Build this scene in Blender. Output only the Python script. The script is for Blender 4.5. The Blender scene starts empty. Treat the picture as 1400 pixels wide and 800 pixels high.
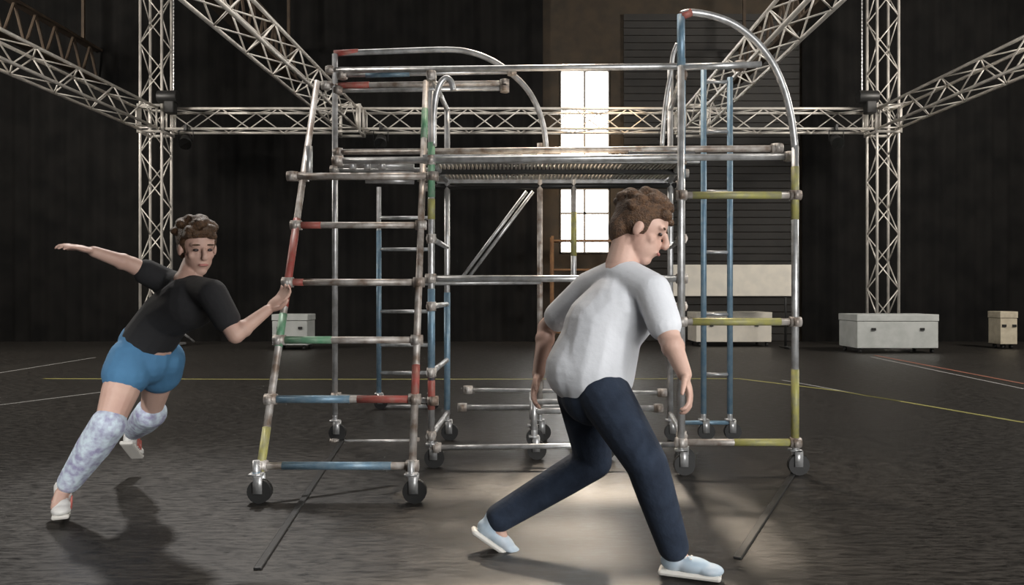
import bpy, bmesh, math, random
from mathutils import Vector, Matrix
random.seed(7)
PI=math.pi; F=1050.0; H=1.14
C=bpy.context.scene.collection
def P(px,py,Z): return Vector(((px-700)/F*Z, Z, H+(400-py)/F*Z))
# ------------------------------------------------------------- materials
def mat(name,col,rough=.5,metal=0,noise=None,bump=0,bscale=60,emit=None,spec=.5):
    m=bpy.data.materials.new(name); m.use_nodes=True; N=m.node_tree.nodes; L=m.node_tree.links
    b=N['Principled BSDF']; b.inputs['Base Color'].default_value=(*col,1)
    b.inputs['Roughness'].default_value=rough; b.inputs['Metallic'].default_value=metal
    b.inputs['Specular IOR Level'].default_value=spec
    tc=N.new('ShaderNodeTexCoord')
    if noise:
        col2,sc=noise
        n=N.new('ShaderNodeTexNoise'); n.inputs['Scale'].default_value=sc; n.inputs['Detail'].default_value=6
        L.new(tc.outputs['Object'],n.inputs['Vector'])
        r=N.new('ShaderNodeValToRGB'); r.color_ramp.elements[0].position=.38; r.color_ramp.elements[1].position=.66
        r.color_ramp.elements[0].color=(*col,1); r.color_ramp.elements[1].color=(*col2,1)
        L.new(n.outputs['Fac'],r.inputs['Fac']); L.new(r.outputs['Color'],b.inputs['Base Color'])
    if bump:
        n=N.new('ShaderNodeTexNoise'); n.inputs['Scale'].default_value=bscale; n.inputs['Detail'].default_value=5
        L.new(tc.outputs['Object'],n.inputs['Vector'])
        u=N.new('ShaderNodeBump'); u.inputs['Strength'].default_value=bump; u.inputs['Distance'].default_value=.01
        L.new(n.outputs['Fac'],u.inputs['Height']); L.new(u.outputs['Normal'],b.inputs['Normal'])
    if emit:
        b.inputs['Emission Color'].default_value=(*emit[0],1); b.inputs['Emission Strength'].default_value=emit[1]
    return m
M={}
M['alu']=mat('aluminium',(.68,.69,.70),.36,.6,((.42,.42,.42),14))
M['truss']=mat('truss_aluminium',(.80,.76,.70),.42,.3,((.58,.55,.51),3))
M['wornalu']=mat('worn_paint_splashed_aluminium',(.62,.59,.56),.46,.35,((.24,.18,.14),11))
M['blue']=mat('blue_tape',(.17,.29,.40),.42,.3,((.26,.37,.46),20))
M['red']=mat('red_tape',(.42,.09,.075),.5,0,((.36,.15,.12),20))
M['yellow']=mat('yellow_tape',(.42,.40,.13),.5,.1,((.32,.31,.18),20))
M['green']=mat('green_tape',(.14,.34,.20),.5,.1,((.26,.38,.28),20))
M['deck']=mat('grey_decking',(.80,.76,.69),.5,.15,((.50,.46,.42),8))
M['black']=mat('black_rubber',(.018,.018,.018),.6)
M['blackmetal']=mat('black_metal',(.03,.03,.03),.45,.3)
M['drape']=mat('black_drape',(.013,.0125,.012),.95,0,((.008,.008,.008),2),spec=.1)
M['ceil']=mat('ceiling_dark',(.03,.028,.026),.9,spec=.1)
M['rafter']=mat('brown_steel_rafter',(.07,.048,.03),.8,0,((.045,.03,.02),4))
M['shutter']=mat('dark_roller_shutter',(.024,.022,.02),.7,.1,((.018,.017,.016),5))
M['tan']=mat('ochre_painted_wall',(.055,.040,.026),.9,0,((.035,.028,.02),3))
M['frame']=mat('window_frame_paint',(.30,.28,.25),.5)
M['cream']=mat('cream_laminate',(.66,.62,.54),.6,0,((.58,.55,.49),5))
M['grey']=mat('pale_grey_case',(.46,.48,.47),.6,0,((.38,.40,.39),5))
M['ochre']=mat('worn_tan_card',(.52,.47,.36),.8,0,((.42,.37,.28),9))
M['wood']=mat('orange_brown_timber',(.22,.11,.04),.6,0,((.15,.07,.03),12))
M['skin']=mat('skin',(.56,.37,.30),.55,0,((.50,.31,.25),9),.08,120)
M['lips']=mat('lips',(.42,.16,.14),.5)
M['eye']=mat('eye',(.03,.02,.02),.2)
M['hair']=mat('brown_hair',(.10,.050,.022),.55,0,((.045,.024,.012),60),.9,160)
M['hair2']=mat('dark_brown_hair',(.115,.058,.026),.55,0,((.05,.026,.014),60),.9,160)
M['blacktee']=mat('black_cotton',(.014,.014,.016),.9,0,None,.25,35)
M['whitetee']=mat('white_cotton',(.66,.68,.72),.85,0,((.60,.62,.66),6),.35,22)
M['blueshort']=mat('bright_blue_cotton',(.06,.18,.33),.85,0,((.05,.15,.28),8),.3,30)
M['legging']=mat('pale_blue_marled_legging',(.58,.68,.76),.8,0,((.30,.29,.44),26),.2,60)
M['navy']=mat('navy_denim',(.010,.018,.036),.9,0,((.018,.030,.055),14),.3,45)
M['fade']=mat('faded_blue_denim',(.10,.16,.22),.85,0,((.17,.25,.32),10),.3,45)
M['shoe']=mat('white_trainer',(.74,.73,.70),.55,0,((.62,.61,.60),16))
M['blueshoe']=mat('pale_blue_trainer',(.36,.46,.55),.6,0,((.46,.52,.58),16))
M['sole']=mat('pale_rubber_sole',(.62,.60,.56),.7)
M['tapeY']=mat('floor_tape_yellow',(.34,.32,.10),.6)
M['tapeW']=mat('floor_tape_white',(.36,.36,.35),.6)
M['tapeR']=mat('floor_tape_red',(.30,.12,.08),.6)
M['sky']=mat('bright_daylight',(1,1,1),.5,0,emit=((1,.985,.95),7.0))
def glass():
    m=bpy.data.materials.new('clear_glass'); m.use_nodes=True; b=m.node_tree.nodes['Principled BSDF']
    b.inputs['Transmission Weight'].default_value=1; b.inputs['Roughness'].default_value=.05
    b.inputs['IOR'].default_value=1.02; return m
M['glass']=glass()
def floormat():
    m=bpy.data.materials.new('scuffed_black_stage_floor'); m.use_nodes=True; N=m.node_tree.nodes; L=m.node_tree.links
    b=N['Principled BSDF']; tc=N.new('ShaderNodeTexCoord')
    mp=N.new('ShaderNodeMapping'); mp.inputs['Scale'].default_value=(1.3,5.5,1); L.new(tc.outputs['Object'],mp.inputs['Vector'])
    n=N.new('ShaderNodeTexNoise'); n.inputs['Scale'].default_value=7; n.inputs['Detail'].default_value=15; n.inputs['Roughness'].default_value=.82
    L.new(mp.outputs['Vector'],n.inputs['Vector'])
    r=N.new('ShaderNodeValToRGB'); e=r.color_ramp.elements
    e[0].position=.42; e[0].color=(.005,.0045,.004,1); e[1].position=.61; e[1].color=(.074,.066,.057,1)
    L.new(n.outputs['Fac'],r.inputs['Fac'])
    v=N.new('ShaderNodeTexNoise'); v.inputs['Scale'].default_value=.45; v.inputs['Detail'].default_value=4; L.new(tc.outputs['Object'],v.inputs['Vector'])
    mx=N.new('ShaderNodeMixRGB'); mx.blend_type='MULTIPLY'; mx.inputs['Fac'].default_value=.6
    L.new(r.outputs['Color'],mx.inputs[1]); L.new(v.outputs['Fac'],mx.inputs[2]); L.new(mx.outputs['Color'],b.inputs['Base Color'])
    # fine pale scratches
    mp2=N.new('ShaderNodeMapping'); mp2.inputs['Rotation'].default_value=(0,0,.5); mp2.inputs['Scale'].default_value=(1.2,26,1); L.new(tc.outputs['Object'],mp2.inputs['Vector'])
    s=N.new('ShaderNodeTexNoise'); s.inputs['Scale'].default_value=3; s.inputs['Detail'].default_value=3; L.new(mp2.outputs['Vector'],s.inputs['Vector'])
    r2=N.new('ShaderNodeValToRGB'); r2.color_ramp.elements[0].position=.68; r2.color_ramp.elements[0].color=(0,0,0,1); r2.color_ramp.elements[1].position=.76; r2.color_ramp.elements[1].color=(.035,.033,.031,1)
    L.new(s.outputs['Fac'],r2.inputs['Fac'])
    ad=N.new('ShaderNodeMixRGB'); ad.blend_type='ADD'; ad.inputs['Fac'].default_value=1
    L.new(mx.outputs['Color'],ad.inputs[1]); L.new(r2.outputs['Color'],ad.inputs[2]); L.new(ad.outputs['Color'],b.inputs['Base Color'])
    rr=N.new('ShaderNodeMapRange'); rr.inputs['To Min'].default_value=.29; rr.inputs['To Max'].default_value=.62; rr.inputs['From Min'].default_value=.36; rr.inputs['From Max'].default_value=.64
    L.new(n.outputs['Fac'],rr.inputs['Value']); L.new(rr.outputs['Result'],b.inputs['Roughness'])
    u=N.new('ShaderNodeBump'); u.inputs['Strength'].default_value=.12; u.inputs['Distance'].default_value=.002
    L.new(n.outputs['Fac'],u.inputs['Height']); L.new(u.outputs['Normal'],b.inputs['Normal'])
    return m
M['floor']=floormat()
# ------------------------------------------------------------- mesh helpers
def tube(bm,a,b,r,r2=None,seg=10):
    a=Vector(a); b=Vector(b); d=b-a; l=d.length
    if l<1e-5: return
    q=d.to_track_quat('Z','Y').to_matrix().to_4x4()
    bmesh.ops.create_cone(bm,cap_ends=True,segments=seg,radius1=r,radius2=r if r2 is None else r2,depth=l,matrix=Matrix.Translation((a+b)/2)@q)
def path(bm,pts,r,seg=12):
    """one smooth bent tube through the points"""
    pts=[Vector(p) for p in pts]; n=len(pts); rings=[]; ref=None
    for k,p in enumerate(pts):
        d=((pts[min(k+1,n-1)]-p).normalized()+(p-pts[max(k-1,0)]).normalized()).normalized()
        if ref is None: ref=d.orthogonal().normalized()
        u=(ref-d*ref.dot(d)).normalized(); v=d.cross(u); ref=u
        rings.append([bm.verts.new(p+(u*math.cos(2*PI*q/seg)+v*math.sin(2*PI*q/seg))*r) for q in range(seg)])
    for a,b in zip(rings,rings[1:]):
        for q in range(seg): bm.faces.new((a[q],a[(q+1)%seg],b[(q+1)%seg],b[q]))
    bm.faces.new(rings[0][::-1]); bm.faces.new(rings[-1])
def box(bm,c,s,rot=None):
    m=Matrix.Translation(Vector(c))
    if rot: m=m@rot
    bmesh.ops.create_cube(bm,size=1,matrix=m@Matrix.Diagonal((*s,1)))
def ell(bm,c,s,rot=None,u=20,v=14):
    m=Matrix.Translation(Vector(c))
    if rot: m=m@rot
    bmesh.ops.create_uvsphere(bm,u_segments=u,v_segments=v,radius=1,matrix=m@Matrix.Diagonal((*s,1)))
def obj(name,bm,m,parent=None,smooth=True,bevel=0):
    me=bpy.data.meshes.new(name); bm.to_mesh(me); bm.free()
    o=bpy.data.objects.new(name,me); C.objects.link(o); me.materials.append(M[m] if isinstance(m,str) else m)
    if smooth:
        for p in me.polygons: p.use_smooth=len(p.vertices)<=4
    if bevel:
        b=o.modifiers.new('bevel','BEVEL'); b.width=bevel; b.segments=2
    if parent:
        o.parent=parent; o.matrix_parent_inverse=Matrix.Translation(-parent.location)
    return o
def thing(name,label,cat,loc=(0,0,0),group=None):
    o=bpy.data.objects.new(name,None); C.objects.link(o); o.location=loc; o.empty_display_size=.1
    o['label']=label; o['category']=cat
    if group: o['group']=group
    return o
def tag(o,label,cat,group=None):
    o['label']=label; o['category']=cat
    if group: o['group']=group
    return o
def struct(name,bm,m,parent=None,smooth=False):
    o=obj(name,bm,m,parent,smooth)
    if not parent: o['kind']='structure'
    return o
def B(): return bmesh.new()
def T(name,a,b,r,m,parent,label=None):
    bm=B(); tube(bm,a,b,r,seg=14); o=obj(name,bm,m,parent)
    if label: o['label']=label
    return o
# ------------------------------------------------------------- setting
YB=18.0
b=B(); box(b,(0,8.2,-.05),(26,22,.1)); struct('floor',b,'floor')
def drape_wall(name,x0,x1,z0,z1,y,m='drape',hor=False):
    b=B(); n=int((x1-x0)/.07); prev=None
    for i in range(n+1):
        x=x0+(x1-x0)*i/n; d=.05*math.sin(i*1.1)+.03*math.sin(i*.37+1)
        v=(b.verts.new((x,y+d,z0)),b.verts.new((x,y+d,z1)))
        if prev: b.faces.new((prev[0],v[0],v[1],prev[1]))
        prev=v
    return struct(name,b,m,smooth=True)
# back wall: drape left and right, ochre wall with the tall window in the middle
WX0,WX1=(766-700)/F*YB,(833-700)/F*YB
WZ0,WZ1=H+(400-225)/F*YB,H+(400-96)/F*YB
DZ0,DZ1=H+(400-346)/F*YB,H+(400-258)/F*YB
drape_wall('wall_back_left',-13,.72,0,9,YB-.15)
drape_wall('wall_back_right',6.75,13,0,9,YB-.15)
b=B()
def slab(x0,x1,z0,z1,y=YB,t=.2): box(b,((x0+x1)/2,y+t/2,(z0+z1)/2),(x1-x0,t,z1-z0))
slab(-13,WX0,0,9); slab(WX1,13,0,9); slab(WX0,WX1,0,DZ0); slab(WX0,WX1,DZ1,WZ0); slab(WX0,WX1,WZ1,9)
struct('wall_back',b,'tan')
b=B()
z=.0
while z<7.6:
    box(b,(4.66,YB-.06,z+.09),(4.1,.03,.15),Matrix.Rotation(.12,4,'X')); z+=.17
struct('door_1',b,'shutter')['kind']='structure'
for nm,z0,z1,mull in (('window_1',WZ0,WZ1,[(.5,0)]),('window_2',DZ0,DZ1,[(.5,0),(0,.62)])):
    w=bpy.data.objects.new(nm,None); C.objects.link(w); w.location=((WX0+WX1)/2,YB,z0); w['kind']='structure'
    b=B(); t=.05
    for x in (WX0,WX1): box(b,(x,YB+.05,(z0+z1)/2),(t,.1,z1-z0))
    for zz in (z0,z1): box(b,((WX0+WX1)/2,YB+.05,zz),(WX1-WX0+t,.1,t))
    for fx,fz in mull:
        if fx: box(b,(WX0+fx*(WX1-WX0),YB+.05,(z0+z1)/2),(.05,.06,z1-z0))
        if fz: box(b,((WX0+WX1)/2,YB+.05,z0+fz*(z1-z0)),(WX1-WX0,.06,.05))
    obj('window_frame',b,'frame',w,False)
    b=B(); box(b,((WX0+WX1)/2,YB+.06,(z0+z1)/2),(WX1-WX0,.008,z1-z0)); obj('pane',b,'glass',w,False)
for s,nm in ((-1,'wall_left'),(1,'wall_right')):
    b=B(); prev=None
    for i in range(280):
        y=-2.4+i*.075; d=.05*math.sin(i*1.1)+.03*math.sin(i*.41)
        v=(b.verts.new((s*12.9+d,y,0)),b.verts.new((s*12.9+d,y,9)))
        if prev: b.faces.new((prev[0],v[0],v[1],prev[1]))
        prev=v
    struct(nm,b,'drape',smooth=True)
b=B(); prev=None
for i in range(360):
    x=-13+i*.0725; d=.04*math.sin(i*1.1)+.03*math.sin(i*.33)
    v=(b.verts.new((x,-2.3+d,0)),b.verts.new((x,-2.3+d,9)))
    if prev: b.faces.new((prev[0],v[0],v[1],prev[1]))
    prev=v
struct('wall_front',b,'drape',smooth=True)
b=B(); box(b,(0,8.2,9.05),(26,22,.1)); struct('ceiling',b,'ceil')
# brown lattice rafters under the ceiling
def rafter(x,label,z=6.0,y0=8.5,y1=17.8):
    t=thing('roof_rafter',label,'rafter',(x,(y0+y1)/2,z))
    b=B(); box(b,(x,(y0+y1)/2,z),(.22,y1-y0,.05)); box(b,(x,(y0+y1)/2,z+.75),(.22,y1-y0,.05)); obj('chord',b,'rafter',t,False)
    b=B(); n=14
    for i in range(n):
        ya=y0+(y1-y0)*i/n; yb=y0+(y1-y0)*(i+1)/n
        tube(b,(x,ya,z),(x,(ya+yb)/2,z+.75),.03,seg=6); tube(b,(x,(ya+yb)/2,z+.75),(x,yb,z),.03,seg=6)
    obj('lattice',b,'rafter',t,False)
    for i in range(4):
        b=B(); yy=y0+.6+(y1-y0-1.2)*i/3; box(b,(x,yy,(z+.75+9)/2),(.06,.06,9-z-.75)); obj('hanger',b,'rafter',t,False)
rafter(-5.0,'brown steel roof rafter left of centre, above the left inner truss')
rafter(5.2,'brown steel roof rafter right of centre, above the right inner truss')
rafter(-9.6,'brown steel roof rafter nearest the left wall, outside the left side truss')
# ------------------------------------------------------------- box trusses
def truss(name,label,a,b_,w=.42,r=.028,cell=.56,group=None,m='truss'):
    a=Vector(a); b_=Vector(b_); d=(b_-a).normalized(); L=(b_-a).length
    up=Vector((0,0,1)) if abs(d.z)<.9 else Vector((0,1,0))
    s=d.cross(up).normalized(); u=s.cross(d).normalized()
    t=thing(name,label,'truss',a if a.z<b_.z else ((a+b_)/2),group)
    cs=[s*(i*w/2)+u*(j*w/2) for i,j in ((-1,-1),(1,-1),(1,1),(-1,1))]
    for c in cs: T('chord',a+c,b_+c,r,m,t)
    n=max(2,int(round(L/cell)))
    for f in range(4):
        c0,c1=cs[f],cs[(f+1)%4]; bm=B()
        for i in range(n):
            p=a+d*(L*i/n); q=a+d*(L*(i+1)/n)
            if i%2==f%2: tube(bm,p+c0,q+c1,r*.46,seg=6)
            else: tube(bm,p+c1,q+c0,r*.46,seg=6)
        for e in (a+d*.03,b_-d*.03): tube(bm,e+c0,e+c1,r*.7,seg=6)
        obj('bracing',bm,m,t)
    return t
ZT=4.76; YT=16.2; XL=-7.51; XR=7.82; XIL=-3.42; XIR=3.80
def node(x,y,label):
    t=thing('truss_corner_block',label,'corner block',(x,y,ZT-.3),'corner blocks of the truss grid')
    b=B()
    b.free()
    for i in (-1,1):
        for j in (-1,1): T('post',(x+i*.25,y+j*.25,ZT-.3),(x+i*.25,y+j*.25,ZT+.3),.035,'truss',t)
    for zz in (-.27,.27):
        for i in (-1,1):
            T('crossbar',(x-.25,y+i*.25,ZT+zz),(x+.25,y+i*.25,ZT+zz),.03,'truss',t); T('crossbar',(x+i*.25,y-.25,ZT+zz),(x+i*.25,y+.25,ZT+zz),.03,'truss',t)
for x,l in ((XL,'aluminium corner block on the left truss tower at back'),(XIL,'aluminium truss block where the left inner truss meets the back truss'),
            (XIR,'aluminium truss block where the right inner truss meets the back truss'),(XR,'aluminium corner block on the right truss tower at back')): node(x,YT,l)
truss('box_truss','left length of the back box truss, from left tower to left inner truss',(XL+.287,YT,ZT),(XIL-.287,YT,ZT))
truss('box_truss','middle length of the back box truss, above the scaffold platform',(XIL+.287,YT,ZT),(XIR-.287,YT,ZT))
truss('box_truss','right length of the back box truss, from right inner truss to right tower',(XIR+.287,YT,ZT),(XR-.287,YT,ZT))
truss('box_truss','box truss running forward from left tower to the left edge of the photo',(XL-.05,YT-.287,ZT),(XL-.2,7.5,ZT))
truss('box_truss','box truss running forward from right tower to the right edge of the photo',(XR,YT-.287,ZT),(XR+.1,7.5,ZT))
truss('box_truss','left inner box truss rising steeply to the top edge from the back truss',(XIL,YT-.287,ZT),(XIL-.3,6.5,ZT))
truss('box_truss','right inner box truss rising steeply to the top edge from the back truss',(XIR,YT-.287,ZT),(XIR-.2,6.5,ZT))
def tower(x,side):
    cx=x+(.46 if x<0 else -.53)
    t=truss('truss_tower','%s upright truss tower standing on the floor before the black drape'%side,(x,YT,.08),(x,YT,8.6),w=.45,group='upright truss towers')
    b=B(); box(b,(x,YT,.04),(.9,.9,.05)); obj('base_plate',b,'alu',t,False,.01)
    for i in (-1,1):
        for j in (-1,1):
            b=B(); tube(b,(x+i*.2,YT+j*.2,.5),(x+i*.62,YT+j*.45,.07),.025); obj('outrigger',b,'alu',t)
    c=thing('hoist_chain','lifting chain hanging beside the %s truss tower'%side,'chain',(cx,YT-.2,5.1))
    b=B()
    for k in range(90):
        box(b,(cx,YT-.2,5.1+k*.038),(.022,.008,.034) ,Matrix.Rotation(PI/2*(k%2),4,'Z'))
    obj('chain_links',b,'alu',c,False)
    h=thing('chain_hoist','black electric chain hoist at top of the %s truss tower'%side,'hoist',(cx,YT-.45,4.95))
    b=B(); tube(b,(cx-.2,YT-.45,5.15),(cx+.2,YT-.45,5.15),.13,seg=20); obj('motor',b,'blackmetal',h,bevel=.01)
    b=B(); box(b,(cx+.05,YT-.45,4.93),(.2,.2,.25)); obj('chain_bag',b,'black',h,False,.02)
tower(XL,'left'); tower(XR,'right')
# stage lamps clamped on the truss
def lamp(x,y,z,aim,label):
    t=thing('stage_lantern',label,'stage light',(x,y,z))
    d=Vector(aim).normalized(); o=Vector((x,y,z-.28))
    b=B(); tube(b,o-d*.18,o+d*.18,.10,.13,20); obj('lamp_body',b,'blackmetal',t)
    b=B(); tube(b,o+d*.18,o+d*.185,.12,seg=20); obj('lens',b,'glass',t)
    b=B(); path(b,[o+Vector((-.15,0,0)),o+Vector((-.15,0,.22)),o+Vector((.15,0,.22)),o+Vector((.15,0,0))],.012,8); obj('yoke',b,'blackmetal',t)
    b=B(); box(b,(x,y,z),(.06,.08,.12)); obj('clamp',b,'blackmetal',t,False,.005)
lamp(XR-1.1,YT-.28,ZT-.2,(-.2,-1,-.5),'black stage light under back truss, beside the right tower')
lamp(XL+.75,YT-.28,ZT-.2,(.3,-1,-.6),'black stage light under back truss, beside the left tower')
lamp(XIL+.7,YT-.28,ZT-.2,(.1,-1,-.6),'black stage light under back truss, right of left inner truss')
lamp(XIR-.6,YT-.28,ZT-.2,(-.1,-1,-.6),'black stage light under back truss, left of right inner truss')
# ------------------------------------------------------------- scaffold
R=.022
def caster(x,y,z,parent,m='alu',stem=.12):
    """castor wheel under an upright whose foot is at z"""
    c=B(); tube(c,(x,y,z+.06),(x,y,z-stem+.05),.019); box(c,(x,y,.155),(.07,.06,.012))
    for s in(-1,1): box(c,(x+.015,y+s*.027,.105),(.05,.006,.10))
    o=obj('caster',c,m,parent)
    w=B(); tube(w,(x+.02,y-.02,.065),(x+.02,y+.02,.065),.065,seg=24); wo=obj('wheel',w,'black',o)
    wo.parent=o; wo.matrix_parent_inverse=o.matrix_parent_inverse.copy(); wo.matrix_parent_inverse=Matrix.Identity(4) if not parent else Matrix.Identity(4)
    return o
def coupler(p,parent,ax='x',m='wornalu'):
    c=B(); d={'x':Vector((.035,0,0)),'y':Vector((0,.035,0)),'z':Vector((0,0,.035))}[ax]
    p=Vector(p); tube(c,p-d,p+d,R*1.45,seg=14); tube(c,p-Vector((0,0,.03)),p+Vector((0,0,.03)),R*1.4,seg=14)
    box(c,p+Vector((0,-R*1.5,0)),(.03,.03,.05)); return obj('coupler',c,m,parent)
def upright(x,y,z0,z1,parent,m='alu',tapes=(),cast=True):
    o=T('upright',(x,y,z0),(x,y,z1),R,m,parent)
    for (a,b_,mm) in tapes:
        tb=B(); tube(tb,(x,y,a),(x,y,b_),R*1.10,seg=14); tp=obj('tape',tb,mm,parent); tp['label']=mm+' tape'
    if cast: caster(x,y,z0,parent)
    return o
def zat(py,Z): return H+(400-py)/F*Z
# leaning climbing frame, bottom left in front of tower
t=thing('leaning_scaffold_frame','paint-splashed scaffold ladder frame leaning back against left end of tower','scaffold frame',(-.97,4.2,0))
def LP(side,py):     # point of the leaning frame seen at height py
    # plane: Z grows from 4.15 (foot, y690) to 5.6 (top)
    zf,zt=4.15,5.62; f0,f1=.0,1.0
    k=(zt-zf)/2.74
    # solve z: z=H+(400-py)/F*(zf+k z)
    a=(400-py)/F; z=(H+a*zf)/(1-a*k); Z=zf+k*z
    x=(-1.385-.012*z) if side<0 else (-.545-.030*z)
    return Vector((x,Z,z))
for s,mats in ((-1,[(690,600,'alu'),(655,585,'yellow'),(475,430,'green'),(420,300,'red')]),(1,[(690,600,'alu'),(545,500,'red'),(190,150,'green')])):
    T('upright',LP(s,672),LP(s,112),R,'wornalu',t)
    for a,b_,m_ in mats[1:]:
        tb=B(); tube(tb,LP(s,a),LP(s,b_),R*1.1,seg=14); q=obj('tape',tb,m_,t); q['label']=m_+' tape'
    f=LP(s,672); c=B(); tube(c,f,(f.x,f.y-.02,.17),.02); obj('leg_extension',c,'blue' if s<0 else 'alu',t)
    caster(f.x,f.y-.02,.17,t)
for py in (637,546,465,386,308,242):
    a,b_=LP(-1,py),LP(1,py); T('rung',a,b_,R*.95,'wornalu',t)
    for e in (a,b_): coupler(e,t,'x')
for py,u0,u1,mm in ((637,.14,.86,'blue'),(546,.03,.55,'blue'),(546,.60,.98,'red'),(465,.04,.38,'green'),(308,.04,.2,'red'),(386,.02,.12,'red')):
    a,b_=LP(-1,py),LP(1,py); tb=B(); tube(tb,a+(b_-a)*u0,a+(b_-a)*u1,R*1.02,seg=14); q=obj('tape',tb,mm,t); q['label']=mm+' tape on the rung'
T('base_brace',LP(-1,637)+Vector((0,.0,0)),P(540,640,4.6),R*.7,'alu',t)
T('knee_brace',LP(1,637),Vector((-.72,4.45,.12)),R*.8,'alu',t)
# main tower: four uprights, deck, guard rails
tw=thing('scaffold_tower','aluminium scaffold tower with slatted platform and guard rails at centre','scaffold tower',(.3,5.5,0))
NL,NR,FL,FR=(-.525,5.0),(1.105,5.0),(-.50,5.92),(1.22,5.92)
upright(*NL,.2,zat(125,5.0),tw,'alu',[(zat(270,5),zat(195,5),'green'),(zat(300,5),zat(272,5),'yellow'),(zat(560,5),zat(505,5),'red'),(zat(520,5),zat(395,5),'blue')])
upright(*NR,.2,zat(60,5.0),tw,'alu',[(zat(245,5),zat(80,5),'blue')])
upright(*FL,.2,zat(150,5.92),tw,'alu',[(zat(560,5.92),zat(400,5.92),'blue')])
upright(*FR,.2,zat(90,5.92),tw,'alu')
# left bay upright at x458
upright(-1.36,5.9,.2,zat(74,5.9),tw,'alu')
upright(-1.36,5.15,zat(246,5.15),zat(200,5.15),tw,'alu',cast=False)
# mid uprights
upright(.215,5.92,.2,zat(196,5.92),tw,'wornalu'); upright(.475,5.92,.2,zat(214,5.92),tw,'alu',[(zat(600,5.92),zat(430,5.92),'blue'),(zat(350,5.92),zat(290,5.92),'yellow')])
# ledgers (long horizontals)
def ledger(a,b_,m='alu',r=R,name='ledger'):
    o=T(name,a,b_,r,m,tw); return o
def LZ(px0,py0,Z0,px1,py1,Z1,m='alu',r=R,name='ledger',ends=True):
    a,b_=P(px0,py0,Z0),P(px1,py1,Z1); o=ledger(a,b_,m,r,name)
    if ends:
        for e in(a,b_): coupler(e,tw,'x')
    return o
LZ(452,96,5.9,1012,90,5.0,name='guard_rail')
LZ(468,103,5.9,700,98,5.9,'alu',R*.8,'guard_rail')
LZ(446,117,5.9,690,114,5.9,'wornalu',name='guard_rail')
LZ(463,124,5.9,690,121,5.9,'alu',R*.8,'guard_rail')
LZ(462,208,5.9,1062,203,4.95,'wornalu',name='toe_rail')
LZ(462,220,5.0,1080,214,4.9,'alu',name='deck_ledger')
LZ(458,232,5.9,935,237,5.92,'alu',name='deck_ledger')
LZ(400,241,5.05,592,241,5.0,'wornalu')
LZ(582,256,5.92,930,253,5.92,'blackmetal',name='deck_ledger')
LZ(589,381,5.0,932,381,5.0,'alu'); 
LZ(458,389,5.9,740,386,5.9,'alu',R*.7,ends=False)
LZ(640,533,5.92,905,537,5.92,'alu',R*.7,'base_ledger')
LZ(632,557,5.92,900,558,5.92,'alu',R,'base_ledger')
LZ(596,612,5.0,930,608,5.0,'alu',R*.8,'base_ledger')
LZ(458,604,5.9,567,604,5.9,'alu',R*.8,'base_ledger')
LZ(460,542,5.9,592,548,5.0,'alu',R*.8,'base_ledger')
for px,pz in ((-.525,1),(1.105,1)):   # transoms between near and far uprights
    xf=-.50 if px<0 else 1.22
    for hz in (.21,.62,1.05,1.49,2.0,2.55):
        ledger(Vector((px,5.0,hz)),Vector((xf,5.92,hz)),'alu',R*.85,'transom'); coupler((px,5,hz),tw,'y')
# cross brace
for dx in (0,.05):
    ledger(P(720,262,5.95)+Vector((dx,0,0)),P(633,378,5.95)+Vector((dx,0,0)),'alu',R*.6,'diagonal_brace')
# slatted deck seen from below
DKZ=zat(216,5.02)
b=B(); n=62
for i in range(n):
    x=-.53+1.70*i/(n-1); box(b,(x,5.47,DKZ),(.016,.96,.022))
dk=obj('deck',b,'deck',tw,False); dk['label']='slatted grey platform deck'
for yy in (5.0,5.45,5.93):
    b=B(); box(b,(.32,yy,DKZ-.012),(1.80,.05,.055)); obj('deck_beam',b,'alu' if yy!=5.45 else 'blackmetal',tw,False,.004)
b=B(); box(b,(.98,5.47,DKZ+.03),(.44,.90,.03)); o=obj('hatch',b,'blackmetal',tw,False,.004); o['label']='dark trapdoor panel in the deck'
for k in range(3):
    b=B(); tube(b,P(482+20*k,219,5.05),P(482+20*k,232,5.05),.022); obj('spigot',b,'alu',tw)
for py0 in (226,238,247):
    b=B(); a=P(462 if py0==226 else 500,py0,5.2); b2=P(566,py0+1,5.2)
    path(b,[a+Vector((-.0,0,0)),b2],R*.9); obj('side_bracket',b,'alu',tw)
# curved handrail hoops
def hoop(pts,Z,m,name='hoop_rail',parent=tw,r=R):
    b=B(); path(b,[P(x,y,zz) for (x,y),zz in zip(pts,Z)],r); return obj(name,b,m,parent)
def curve(pts,n=5):
    out=[]; q=[pts[0]]+pts+[pts[-1]]
    for i in range(1,len(q)-2):
        for k in range(n):
            t_=k/n; p=[.5*((2*q[i][d])+(-q[i-1][d]+q[i+1][d])*t_+(2*q[i-1][d]-5*q[i][d]+4*q[i+1][d]-q[i+2][d])*t_**2+(-q[i-1][d]+3*q[i][d]-3*q[i+1][d]+q[i+2][d])*t_**3) for d in (0,1)]
            out.append(tuple(p))
    out.append(pts[-1]); return out
c1=curve([(457,73),(540,70),(612,68),(645,72),(675,84),(702,103),(722,124),(736,150),(744,178),(747,206)]); hoop(c1,[5.92]*len(c1),'alu')
tb=B(); tube(tb,P(457,73,5.92),P(490,71,5.92),R*1.1); obj('tape',tb,'red',tw)
tb=B(); tube(tb,P(463,117,5.9),P(505,116,5.9),R*1.12); obj('tape',tb,'red',tw)
tb=B(); tube(tb,P(500,103,5.9),P(560,101,5.9),R*.95); obj('tape',tb,'blue',tw)
c2=curve([(593,200),(593,160),(596,132),(602,114),(610,107),(617,112),(620,124)]); hoop(c2,[5.0]*len(c2),'alu',r=R*.9)
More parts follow.
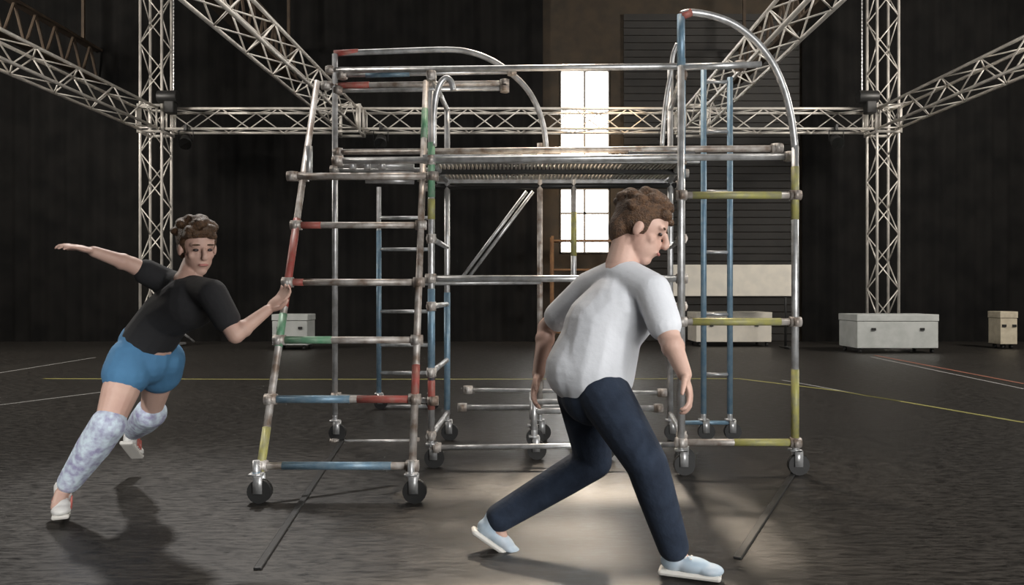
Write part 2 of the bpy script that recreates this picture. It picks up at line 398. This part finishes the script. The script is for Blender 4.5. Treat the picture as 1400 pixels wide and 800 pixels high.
c3=curve([(905,200),(908,160),(912,128),(917,100),(920,76),(926,60)]); hoop(c3,[5.9]*len(c3),'alu',r=R*.8)
# right-hand hooped end frame
re=thing('hooped_end_frame','tall curved-top scaffold end frame with yellow taped rungs, right of platform','scaffold frame',(1.42,4.8,0))
X0,X1,YR=(931-700)/F*4.8,(1087-700)/F*4.8,4.8
upright(X0,YR,.2,zat(20,YR),re,'alu',[(zat(90,YR),zat(20,YR),'blue')]); upright(X1,YR,.2,zat(200,YR),re,'alu',[(zat(600,YR),zat(505,YR),'yellow'),(zat(300,YR),zat(228,YR),'yellow')])
c4=curve([(931,20),(945,17),(975,22),(1005,34),(1033,56),(1056,86),(1072,122),(1082,162),(1087,202)]); hoop(c4,[YR]*len(c4),'alu',parent=re)
tb=B(); tube(tb,P(931,22,YR),P(945,17,YR),R*1.15); obj('tape',tb,'red',re)
for py,m_,lab in ((267,'yellow','yellow taped rung'),(440,'yellow','yellow taped rung'),(605,'alu',None),(352,'blue',None)):
    if py==352: continue
    o=T('rung',(X0,YR,zat(py,YR)),(X1,YR,zat(py,YR)),R,'wornalu',re)
    if m_=='yellow':
        tb=B(); tube(tb,(X0+.07,YR,zat(py,YR)),(X1-.09,YR,zat(py,YR)),R*1.08); q=obj('tape',tb,'yellow',re); q['label']='yellow tape along the rung'
    else:
        tb=B(); tube(tb,(X0+.33,YR,zat(py,YR)),(X1-.03,YR,zat(py,YR)),R*1.08); q=obj('tape',tb,'yellow',re)
    for x in (X0,X1): coupler((x,YR,zat(py,YR)),re,'x')
T('rung',(X0,YR,zat(92,YR)),(X0+.5,YR,zat(88,YR)),R*.9,'alu',re)
# narrow blue frame behind it
bf=thing('narrow_blue_frame','narrow blue-taped upright frame standing between the platform and curved end frame','scaffold frame',(1.6,5.95,0))
XA,XB=(962-700)/F*5.95,(998-700)/F*5.95
upright(XA,5.95,.2,zat(92,5.95),bf,'blue',cast=True); upright(XB,5.95,.2,zat(106,5.95),bf,'blue',cast=True)
for py in (578,512,430,345,262,180,112): T('rung',(XA,5.95,zat(py,5.95)),(XB,5.95,zat(py,5.95)),R*.6,'blue' if py in(578,) else 'alu',bf)
T('rung',P(935,578,5.95),P(1000,578,5.95),R*.75,'blue',bf)
# rear ladder frame seen through the tower
lf=thing('rear_ladder_frame','slim ladder frame with blue tape seen behind the leaning frame','scaffold frame',(-1.05,7.5,0))
XC,XD=(518-700)/F*7.5,(589-700)/F*7.5
for x in (XC,XD): upright(x,7.5,.2,zat(256 if x==XC else 290,7.5),lf,'alu',[(zat(540,7.5),zat(315,7.5),'blue')])
for py in (298,341,384,426,472,510,556): T('rung',(XC,7.5,zat(py,7.5)),(XD,7.5,zat(py,7.5)),R*.8,'alu',lf)
# low base dolly between the uprights, with timber on it
dl=thing('low_base_frame','low wheeled tube base frame in middle of the tower floor','base frame',(.3,5.4,0))
for x in (.15,.62):
    for y in (5.25,5.7): upright(x,y,.2,.40,dl,'alu')
for y in (5.25,5.7): T('base_tube',(.15,y,.33),(.62,y,.33),R*.9,'alu',dl)
for x in (.15,.62): T('base_tube',(x,5.25,.26),(x,5.7,.26),R*.9,'alu',dl)
b=B(); box(b,(.67,5.95,.035),(.20,.12,.07)); tag(obj('timber_block',b,'wood',None,False,.006),'orange-brown timber block on the floor under the platform','timber block')
# ------------------------------------------------------------- background furniture
def case(name,label,cat,px0,px1,py0,py1,Z,m,d=.8,trim=True,lid=.2,group=None):
    a=P(px0,py1,Z); b_=P(px1,py0,Z); z0=max(a.z,0); w=b_.x-a.x; h=b_.z-z0
    t=thing(name,label,cat,((a.x+b_.x)/2,Z,z0),group)
    wz=.09 if z0<.3 else 0
    base=0.0 if z0<.3 else z0
    h=b_.z-base
    b=B(); box(b,((a.x+b_.x)/2,Z+d/2,base+wz+(h-wz)*(1-lid)/2),(w,d,(h-wz)*(1-lid)-.01)); obj('body',b,m,t,False,.01)
    b=B(); box(b,((a.x+b_.x)/2,Z+d/2,b_.z-(h-wz)*lid/2),(w+.02,d+.02,(h-wz)*lid)); obj('lid',b,m,t,False,.01)
    if wz:
        for i in(-1,1):
            for j in(0,1):
                b=B(); x=(a.x+b_.x)/2+i*(w/2-.08); y=Z+.08+j*(d-.16); tube(b,(x-.02,y,.045),(x+.02,y,.045),.045,seg=16); obj('wheel',b,'black',t)
    for i in (-1,1):
        b=B(); box(b,((a.x+b_.x)/2+i*w*.3,Z-.012,base+h*.62),(.08,.02,.05)); obj('latch',b,'blackmetal',t,False,.003)
    return t
case('flight_case','pale grey wheeled flight case at the foot of right truss tower','flight case',1172,1283,430,471,14.4,'grey')
case('storage_box','narrow tan upright carton near right edge before the drape','carton',1368,1391,426,470,15.5,'ochre',.4)
case('low_cabinet','cream low cabinet on floor behind the curved end frame','cabinet',952,1055,427,468,16.2,'cream')
t=thing('display_panel','wide cream board on legs behind the curved end frame','board',(4.9,15.6,0))
a,b_=P(920,405,15.6),P(1085,362,15.6); b=B(); box(b,((a.x+b_.x)/2,15.6,(a.z+b_.z)/2),(b_.x-a.x,.05,b_.z-a.z)); obj('board',b,'cream',t,False,.01)
for x in (a.x+.15,b_.x-.15): T('leg',(x,15.64,0),(x,15.64,b_.z),.025,'blackmetal',t)
for x in (a.x+.15,b_.x-.15): T('foot',(x,15.35,.03),(x,15.95,.03),.025,'blackmetal',t)
case('grey_flight_case','pale grey flight case on wheels behind the left leaning frame','flight case',372,420,430,470,15.2,'grey',.6)
# covered trolley / rack of red bucket at left back
t=thing('ochre_shelving_unit','tall ochre shelving unit lit warmly behind the tower, below the tall window','shelving',(1.6,17.3,0))
xa,xb=P(752,0,17.2).x,P(766,0,17.2).x
for x in (P(755,0,17.2).x,P(848,0,17.2).x):
    for y in (17.1,17.6):
        b=B(); box(b,(x,y,1.2),(.06,.06,2.4)); obj('post',b,'wood',t,False)
for z in (.25,.95,1.65,2.3):
    b=B(); box(b,((P(755,0,17.2).x+P(848,0,17.2).x)/2,17.35,z),(P(848,0,17.2).x-P(755,0,17.2).x,.5,.04)); obj('shelf',b,'wood',t,False)
# ------------------------------------------------------------- tape on the floor
def G(px,py): Z=H*F/(py-400); return Vector(((px-700)/F*Z,Z,0))
def tape(pts,w,m,label):
    b=B(); pts=[G(*p) for p in pts]
    for p,q in zip(pts,pts[1:]):
        d=(q-p).normalized(); s=Vector((-d.y,d.x,0))*w/2
        v=[b.verts.new(x+Vector((0,0,zz))) for zz in (.001,.003) for x in (p+s,p-s,q-s,q+s)]
        b.faces.new(v[4:8])
        for i in range(4): b.faces.new((v[i],v[(i+1)%4],v[4+(i+1)%4],v[4+i]))
    o=obj('floor_tape',b,m,None,False); tag(o,label,'floor tape')
tape([(60,518),(400,519),(1010,518)],.06,'tapeY','yellow tape line crossing the floor behind the scaffold')
tape([(1010,518),(1150,535),(1400,578)],.05,'tapeY','yellow tape line slanting to right edge of the floor')
tape([(1196,486),(1400,525)],.05,'tapeR','faded red tape line on the floor at far right')
tape([(0,554),(150,535)],.03,'tapeW','pale tape line on the floor at far left, nearer of two')
tape([(0,510),(130,489)],.03,'tapeW','pale tape line on the floor at far left, farther of two')
tape([(1190,488),(1400,532)],.03,'tapeW','thin pale tape line beside the faded red one at far right')
tape([(1070,520),(1230,549)],.03,'tapeW','thin pale tape line beside the yellow one right of the scaffold')
# black floor cable tracks
def track(p,q,w,label):
    a,b_=G(*p),G(*q); d=(b_-a).normalized(); b=B(); s=Vector((-d.y,d.x,0))
    ang=math.atan2(d.y,d.x); box(b,(a+b_)/2+Vector((0,0,.006)),((b_-a).length,w,.012),Matrix.Rotation(ang,4,'Z'))
    tag(obj('floor_strip',b,'blackmetal',None,False,.004),label,'floor strip')
track((352,780),(470,600),.035,'thin dark metal strip on the floor by the leaning frame')
track((1008,765),(1100,625),.035,'thin dark metal strip on the floor right of the white-shirted runner')
# ------------------------------------------------------------- people
def remesh(o,vox=.007,sm=6,fac=.5):
    r=o.modifiers.new('remesh','REMESH'); r.mode='VOXEL'; r.voxel_size=vox; r.use_smooth_shade=True
    s=o.modifiers.new('smooth','SMOOTH'); s.iterations=sm; s.factor=fac
def limb(b,pts,rs,seg=16):
    pts=[Vector(p) for p in pts]
    for i in range(len(pts)-1): tube(b,pts[i],pts[i+1],rs[i],rs[i+1],seg)
    for p,r in zip(pts,rs): ell(b,p,(r,r,r),u=16,v=10)
def basis(fwd,up=(0,0,1)):
    f=Vector(fwd).normalized(); u=Vector(up); s=u.cross(f).normalized(); u=f.cross(s).normalized()
    return s,f,u       # s: the body's left when facing f
def rotm(s,f,u): 
    m=Matrix((s,f,u)).transposed().to_4x4(); return m
def head(b,c,fwd,up,k=1.0):
    s,f,u=basis(fwd,up); R_=rotm(s,f,u); c=Vector(c)
    L=lambda x,y,z:c+s*x*k+f*y*k+u*z*k
    ell(b,L(0,-.012,.028),(.074*k,.094*k,.086*k),R_); ell(b,L(0,.022,-.045),(.056*k,.066*k,.066*k),R_)
    ell(b,L(0,.055,-.092),(.028*k,.024*k,.022*k),R_)                 # chin
    tube(b,L(0,.083,.018),L(0,.106,-.022),.008*k,.014*k); ell(b,L(0,.101,-.026),(.016*k,.013*k,.011*k),R_)
    for i in (-1,1):
        ell(b,L(i*.076,-.002,-.008),(.009*k,.018*k,.030*k),R_)       # ear
        ell(b,L(i*.030,.066,.028),(.026*k,.013*k,.009*k),R_)         # brow
        ell(b,L(i*.038,.050,-.024),(.020*k,.018*k,.018*k),R_)        # cheek
    ell(b,L(0,.083,-.058),(.024*k,.012*k,.008*k),R_)
    return L,R_
def face(L,R_,parent,k=1.0):
    for i in(-1,1):
        b=B(); ell(b,L(i*.030,.0715,.006),(.013*k,.008*k,.0065*k),R_,12,8); obj('eye',b,'eye',parent)
        b=B(); ell(b,L(i*.031,.077,.030),(.019*k,.005*k,.004*k),R_,12,8); obj('eyebrow',b,'hair',parent)
    b=B(); ell(b,L(0,.091,-.058),(.023*k,.006*k,.006*k),R_,12,8); obj('mouth',b,'lips',parent)
def hairdo(L,R_,parent,m,k=1.0,long_=False):
    b=B(); ell(b,L(0,-.022,.040),(.086*k,.102*k,.094*k),R_)
    ell(b,L(0,-.070,-.010),(.070*k,.050*k,.075*k),R_)
    for i in range(34):
        a=random.uniform(-PI,PI); e=random.uniform(.15,1.4)
        v=(math.cos(a)*math.cos(e)*.086,-.02+math.sin(a)*math.cos(e)*.098,.045+math.sin(e)*.088)
        ell(b,L(*v),(.022*k,.030*k,.020*k),R_@Matrix.Rotation(random.uniform(-1,1),4,'Z'),10,8)
    if long_:
        ell(b,L(0,-.095,-.035),(.050*k,.040*k,.06*k),R_)
    # cut away in front of the face
    for v in [v for v in b.verts]:
        d=v.co-L(0,0,0)
        s,f,u=[Vector(R_.col[i][:3]) for i in range(3)]
        y=d.dot(f); z=d.dot(u)
        if y>.030*k and z<.055*k: v.co-=f*(y-.030*k)
    o=obj('hair',b,m,parent); remesh(o,.006,2); return o
def hand(b,w,d,nrm,thumb=1,curl=.5,k=1.0):
    """wrist w, pointing along d, palm facing nrm; five separate fingers; thumb leaves the side of the palm"""
    d=Vector(d).normalized(); n=Vector(nrm); n=(n-d*n.dot(d)).normalized(); s=d.cross(n).normalized(); w=Vector(w)
    R_=Matrix((s,d,n)).transposed().to_4x4()
    ell(b,w+d*.050*k,(.040*k,.054*k,.016*k),R_); ell(b,w+d*.072*k,(.040*k,.030*k,.014*k),R_)
    for i,(off,l) in enumerate(((-.030,.070),(-.0105,.080),(.0095,.075),(.029,.058))):
        off*=thumb*-1
        p=w+(d*.088+s*off)*k; dirv=(d+s*off*3).normalized(); pts=[p]; c=0
        for q,sl in enumerate((.45,.32,.23)):
            c+=curl*(.45+.25*q); dd=dirv*math.cos(c)+n*math.sin(c); p=p+dd*l*sl*k; pts.append(p)
        limb(b,pts,[.0098*k,.0092*k,.0084*k,.0068*k],10)
    sd=s*thumb
    p0=w+d*.022*k+sd*.028*k; p1=p0+(d*.55+sd*.75+n*.15).normalized()*.038*k; p2=p1+(d*.85+sd*.4+n*.3).normalized()*.030*k; p3=p2+(d+sd*.1+n*.4).normalized()*.022*k
    limb(b,[p0,p1,p2,p3],[.014*k,.012*k,.0105*k,.0085*k],10)
def trainer(ankle,toe,parent,label=None,stripe=None,m='shoe'):
    """shoe: ankle above heel, toe direction horizontal"""
    a=Vector(ankle); d=Vector(toe).normalized(); up=Vector((0,0,1)); s=d.cross(up).normalized(); u=s.cross(d).normalized()
    R_=Matrix((s,d,u)).transposed().to_4x4(); L=lambda x,y,z:a+s*x+d*y+u*z
    b=B(); ell(b,L(0,.0,-.045),(.038,.055,.042),R_); ell(b,L(0,.07,-.052),(.042,.080,.034),R_); ell(b,L(0,.135,-.062),(.044,.060,.026),R_); limb(b,[L(0,-.005,-.03),L(0,-.01,.02)],[.040,.042])
    sh=obj('shoe',b,m,parent); remesh(sh,.006,4)
    if label: sh['label']=label
    b=B(); box(b,L(0,.062,-.086),(.078,.245,.024),R_); so=obj('sole',b,'sole',sh,False,.011); so.matrix_parent_inverse=Matrix.Identity(4)
    b=B()
    for k_ in range(4): tube(b,L(-.024,.045+.022*k_,-.018-.006*k_),L(.024,.045+.022*k_,-.018-.006*k_),.0045,seg=8)
    la=obj('laces',b,'shoe',sh); la.matrix_parent_inverse=Matrix.Identity(4)
    if stripe:
        for k_ in range(3):
            for i in (-1,1):
                b=B(); box(b,L(i*.041,.02+.03*k_,-.048),(.006,.012,.055),R_@Matrix.Rotation(.5,4,'X')); st=obj('stripe',b,stripe,sh,False); st.matrix_parent_inverse=Matrix.Identity(4)
    return sh
# ---- person A: black tee, blue shorts, leaning and swinging, left of the frame (3.9 m away)
ZA=3.9
A=thing('person','person at left in black T-shirt and bright blue shorts, leaning forward with one arm outstretched','person',(P(85,0,ZA).x,ZA,0))
hA=P(270,339,3.88); fA=(.62,-.72,-.25)
LA,RA=None,None
sL,sR=P(232,388,3.98),P(290,402,3.72); neckA=P(258,378,3.87)
hipc=P(200,482,4.02); hL,hR=P(180,492,3.95),P(222,492,4.08)
eL,wL=P(180,362,3.85),P(128,344,3.72)
eR,wR=P(322,458,3.70),P(366,424,3.80)
kL,aL=P(148,582,3.80),P(86,672,3.90)
kR,aR=P(206,566,4.30),P(180,592,4.70)
b=B()
LA,RA=head(b,hA,fA,(.15,-.25,1),1.12)
limb(b,[neckA,LA(0,-.03,-.06)],[.056,.052])
limb(b,[sL,eL,wL],[.052,.042,.027]); limb(b,[sR,eR,wR],[.052,.043,.027])
limb(b,[eL+(wL-eL)*.25],[.043]); limb(b,[eR+(wR-eR)*.25],[.044])
hand(b,wL,(P(88,334,3.62)-wL),(0,.3,-1),-1,.35); hand(b,wR,(P(388,404,3.84)-wR),(-.3,-.6,.3),1,.55)
# torso
mid=(neckA+hipc)/2
limb(b,[neckA+Vector((0,0,-.03)),(sL+sR)/2+Vector((0,0,-.07)),mid,hipc],[.075,.115,.105,.12]); limb(b,[sL,sR],[.06,.06])
limb(b,[hL,kL+(hL-kL)*.5,kL],[.098,.088,.064]); limb(b,[hR,kR+(hR-kR)*.5,kR],[.088,.074,.054])
for k_,a_ in ((kL,aL),(kR,aR)): limb(b,[k_,k_+(a_-k_)*.32,a_],[.053,.055,.036])
limb(b,[aL,aL+Vector((.03,-.10,-.05))],[.036,.03]); limb(b,[aR,aR+Vector((0,.04,-.09))],[.036,.03])
bo=obj('body',b,'skin',A); remesh(bo,.006,4)
face(LA,RA,A,1.12); hairdo(LA,RA,A,'hair',1.12,long_=True)
b=B(); limb(b,[neckA+Vector((0,0,-.055)),(sL+sR)/2+Vector((0,0,-.07)),mid,hipc+Vector((.0,0,.04))],[.078,.135,.125,.135])
limb(b,[sL,sR],[.073,.073]); limb(b,[sL,sL+(eL-sL)*.62],[.073,.066]); limb(b,[sR,sR+(eR-sR)*.62],[.073,.066]); 
o=obj('t_shirt',b,'blacktee',A); remesh(o,.008,5); o['label']='black T-shirt'
b=B(); limb(b,[hipc+Vector((0,0,.04)),hipc+Vector((0,0,-.03))],[.138,.142]); limb(b,[hL,hL+(kL-hL)*.22],[.115,.118]); limb(b,[hR,hR+(kR-hR)*.22],[.115,.116])
o=obj('shorts',b,'blueshort',A); remesh(o,.008,5); o['label']='bright blue shorts'
for k_,a_,h_ in ((kL,aL,hL),(kR,aR,hR)):
    b=B(); limb(b,[k_+(h_-k_)*.02,k_+(a_-k_)*.3,k_+(a_-k_)*.85],[.086,.082,.058]); o=obj('leg_warmer',b,'legging',A); remesh(o,.007,4)
trainer(aL+Vector((0,0,.0)),(.45,-.9,0),A,'white trainer with red stripes','red')
trainer(aR,(-.1,.75,-.5),A,'white trainer with red stripes','red')
# ---- person B: white tee, navy jeans, running to the right, centre right (3.2 m away)
ZB=3.2
Bp=thing('person','person right of centre in white T-shirt and dark jeans, running to the right','person',(P(880,0,ZB).x,ZB,0))
hB=P(878,314,3.2); fB=(.86,-.30,-.42)
neckB=P(850,364,3.2); sL2,sR2=P(806,394,3.34),P(892,398,3.05); hip2=P(812,522,3.2); hL2,hR2=P(796,538,3.30),P(824,536,3.12)
eL2,wL2=P(748,448,3.48),P(736,512,3.38)
eR2,wR2=P(915,462,2.95),P(936,512,2.84)
kL2,aL2=P(812,630,3.42),P(676,712,3.40)
kR2,aR2=P(884,634,2.96),P(922,752,3.08)
b=B(); LB,RB=head(b,hB,fB,(.35,0,1),1.16)
limb(b,[neckB,LB(0,-.03,-.07)],[.070,.062])
limb(b,[sL2,eL2,wL2],[.055,.044,.028]); limb(b,[sR2,eR2,wR2],[.055,.045,.028]); limb(b,[eR2+(wR2-eR2)*.25],[.047]); limb(b,[eL2+(wL2-eL2)*.25],[.046])
hand(b,wL2,(P(728,545,3.34)-wL2),(.9,-.2,0),1,.6); hand(b,wR2,(P(944,545,2.80)-wR2),(-.8,.3,.1),-1,.7)
midB=(neckB+hip2)/2
limb(b,[neckB+Vector((0,0,-.03)),(sL2+sR2)/2+Vector((0,0,-.09)),midB,hip2],[.08,.125,.112,.125]); limb(b,[sL2,sR2],[.062,.062])
limb(b,[hL2,kL2,kL2+(aL2-kL2)*.3,aL2],[.09,.058,.058,.037]); limb(b,[hR2,kR2,kR2+(aR2-kR2)*.3,aR2],[.09,.058,.058,.037])
limb(b,[aL2,aL2+Vector((.03,0,-.07))],[.036,.03]); limb(b,[aR2,aR2+Vector((.04,0,-.05))],[.036,.03])
bo=obj('body',b,'skin',Bp); remesh(bo,.006,4)
face(LB,RB,Bp,1.16); hairdo(LB,RB,Bp,'hair2',1.16)
b=B(); limb(b,[neckB+Vector((0,0,-.06)),(sL2+sR2)/2+Vector((0,0,-.09)),midB+Vector((-.02,0,-.02)),hip2+Vector((-.0,0,.04))],[.085,.158,.165,.172])
limb(b,[sL2,neckB+Vector((0,0,-.045)),sR2],[.074,.085,.074]); limb(b,[sL2,sL2+(eL2-sL2)*.72],[.074,.068]); limb(b,[sR2,sR2+(eR2-sR2)*.72],[.074,.068])
limb(b,[midB+Vector((-.04,0,-.03)),hip2+Vector((-.07,0,.05))],[.135,.135])
o=obj('t_shirt',b,'whitetee',Bp); remesh(o,.008,5); o['label']='loose white T-shirt'
b=B(); limb(b,[hip2+Vector((0,0,.04)),hip2+Vector((0,0,-.04))],[.142,.145]); 
limb(b,[hL2,kL2,kL2+(aL2-kL2)*.3],[.112,.082,.078]); limb(b,[hR2,kR2,kR2+(aR2-kR2)*.3],[.112,.082,.078])
limb(b,[kL2+(aL2-kL2)*.3,kL2+(aL2-kL2)*.95],[.078,.064]); limb(b,[kR2+(aR2-kR2)*.3,kR2+(aR2-kR2)*.95],[.078,.064])
o=obj('jeans',b,'navy',Bp); remesh(o,.008,5); o['label']='dark navy jeans'
trainer(aL2+Vector((0,0,.0)),(.82,.1,-.60),Bp,'pale blue trainer, heel lifted',m='blueshoe')
trainer(aR2+Vector((0,0,.0)),(.95,-.3,-.02),Bp,'pale blue trainer planted on the floor',m='blueshoe')
# ------------------------------------------------------------- light
w=bpy.data.worlds.new('sky'); bpy.context.scene.world=w; w.use_nodes=True
bg=w.node_tree.nodes['Background']; bg.inputs['Color'].default_value=(1,.98,.94,1); bg.inputs['Strength'].default_value=14
def area(name,loc,tgt,size,power,col=(1,1,1),sy=None):
    l=bpy.data.lights.new(name,'AREA'); l.energy=power; l.color=col; l.size=size
    if sy: l.shape='RECTANGLE'; l.size_y=sy
    o=bpy.data.objects.new(name,l); C.objects.link(o); o.location=loc
    o.rotation_euler=(Vector(tgt)-Vector(loc)).to_track_quat('-Z','Y').to_euler(); return o
def spot(name,loc,tgt,power,ang,blend=.6,col=(1,1,1),soft=.2):
    l=bpy.data.lights.new(name,'SPOT'); l.energy=power; l.color=col; l.spot_size=math.radians(ang); l.spot_blend=blend; l.shadow_soft_size=soft
    o=bpy.data.objects.new(name,l); C.objects.link(o); o.location=loc
    o.rotation_euler=(Vector(tgt)-Vector(loc)).to_track_quat('-Z','Y').to_euler(); return o
area('fill_behind_camera',(3.2,-1.9,2.0),(0,9,2.4),6,560,(1,.985,.96),3.6)  # added frontal fill light behind the camera; there is no door
area('overhead_fill',(-1,10,8.7),(0,9,0),8,420,(1,.95,.89),5)  # soft overhead fill below the closed ceiling, no skylight there
area('truss_fill_left',(-11.5,9,6.5),(-4,15,4.8),2.5,900,(1,.93,.84),2)  # unseen fill light added to brighten the trusses from the left
area('truss_fill_right',(11.5,9,6.5),(4,15,4.8),2.5,900,(1,.93,.84),2)  # matching unseen fill light added on the right of the trusses
spot('floor_patch_spot',(1.3,10.5,7.4),(.27,3.75,0),30000,9.5,.95,(1,.84,.66),.6)  # added spot standing in for the window's bright patch on the floor
spot('floor_patch_fill',(.9,7.4,8.2),(.45,4.4,0),1200,36,1,(1,.84,.68),.3)  # wider soft spot added to spread the bright floor patch
spot('stage_lamp_back_left',(-3.6,9.5,8.2),(-2.35,3.7,.6),2200,28,.9,(1,.96,.92),.25)
spot('leg_fill_low_left',(-3.2,-1.6,3.0),(-2.25,3.85,.55),1100,14,.7,(1,.98,.95),.25)  # fill spot added to lift the left person's legs
spot('runner_fill',(3.4,-.6,5.6),(.5,3.2,1.1),620,26,.8,(1,.98,.96),.3)  # fill spot added to brighten the runner and the white shirt
spot('warm_wall_spot',(2.4,15.0,6.5),(1.7,18,3.0),420,60,.9,(1,.68,.36),.3)  # warm spot on the back wall, apart from the modelled lanterns
cam=bpy.data.cameras.new('camera'); co=bpy.data.objects.new('camera',cam); C.objects.link(co)
co.location=(0,0,H); co.rotation_euler=(PI/2,0,0); cam.sensor_width=36; cam.lens=36*F/1400; cam.clip_end=200
s=bpy.context.scene; s.camera=co
s.view_settings.view_transform='Standard'; s.view_settings.look='None'; s.view_settings.gamma=1; s.view_settings.use_curve_mapping=False; s.view_settings.exposure=0.0
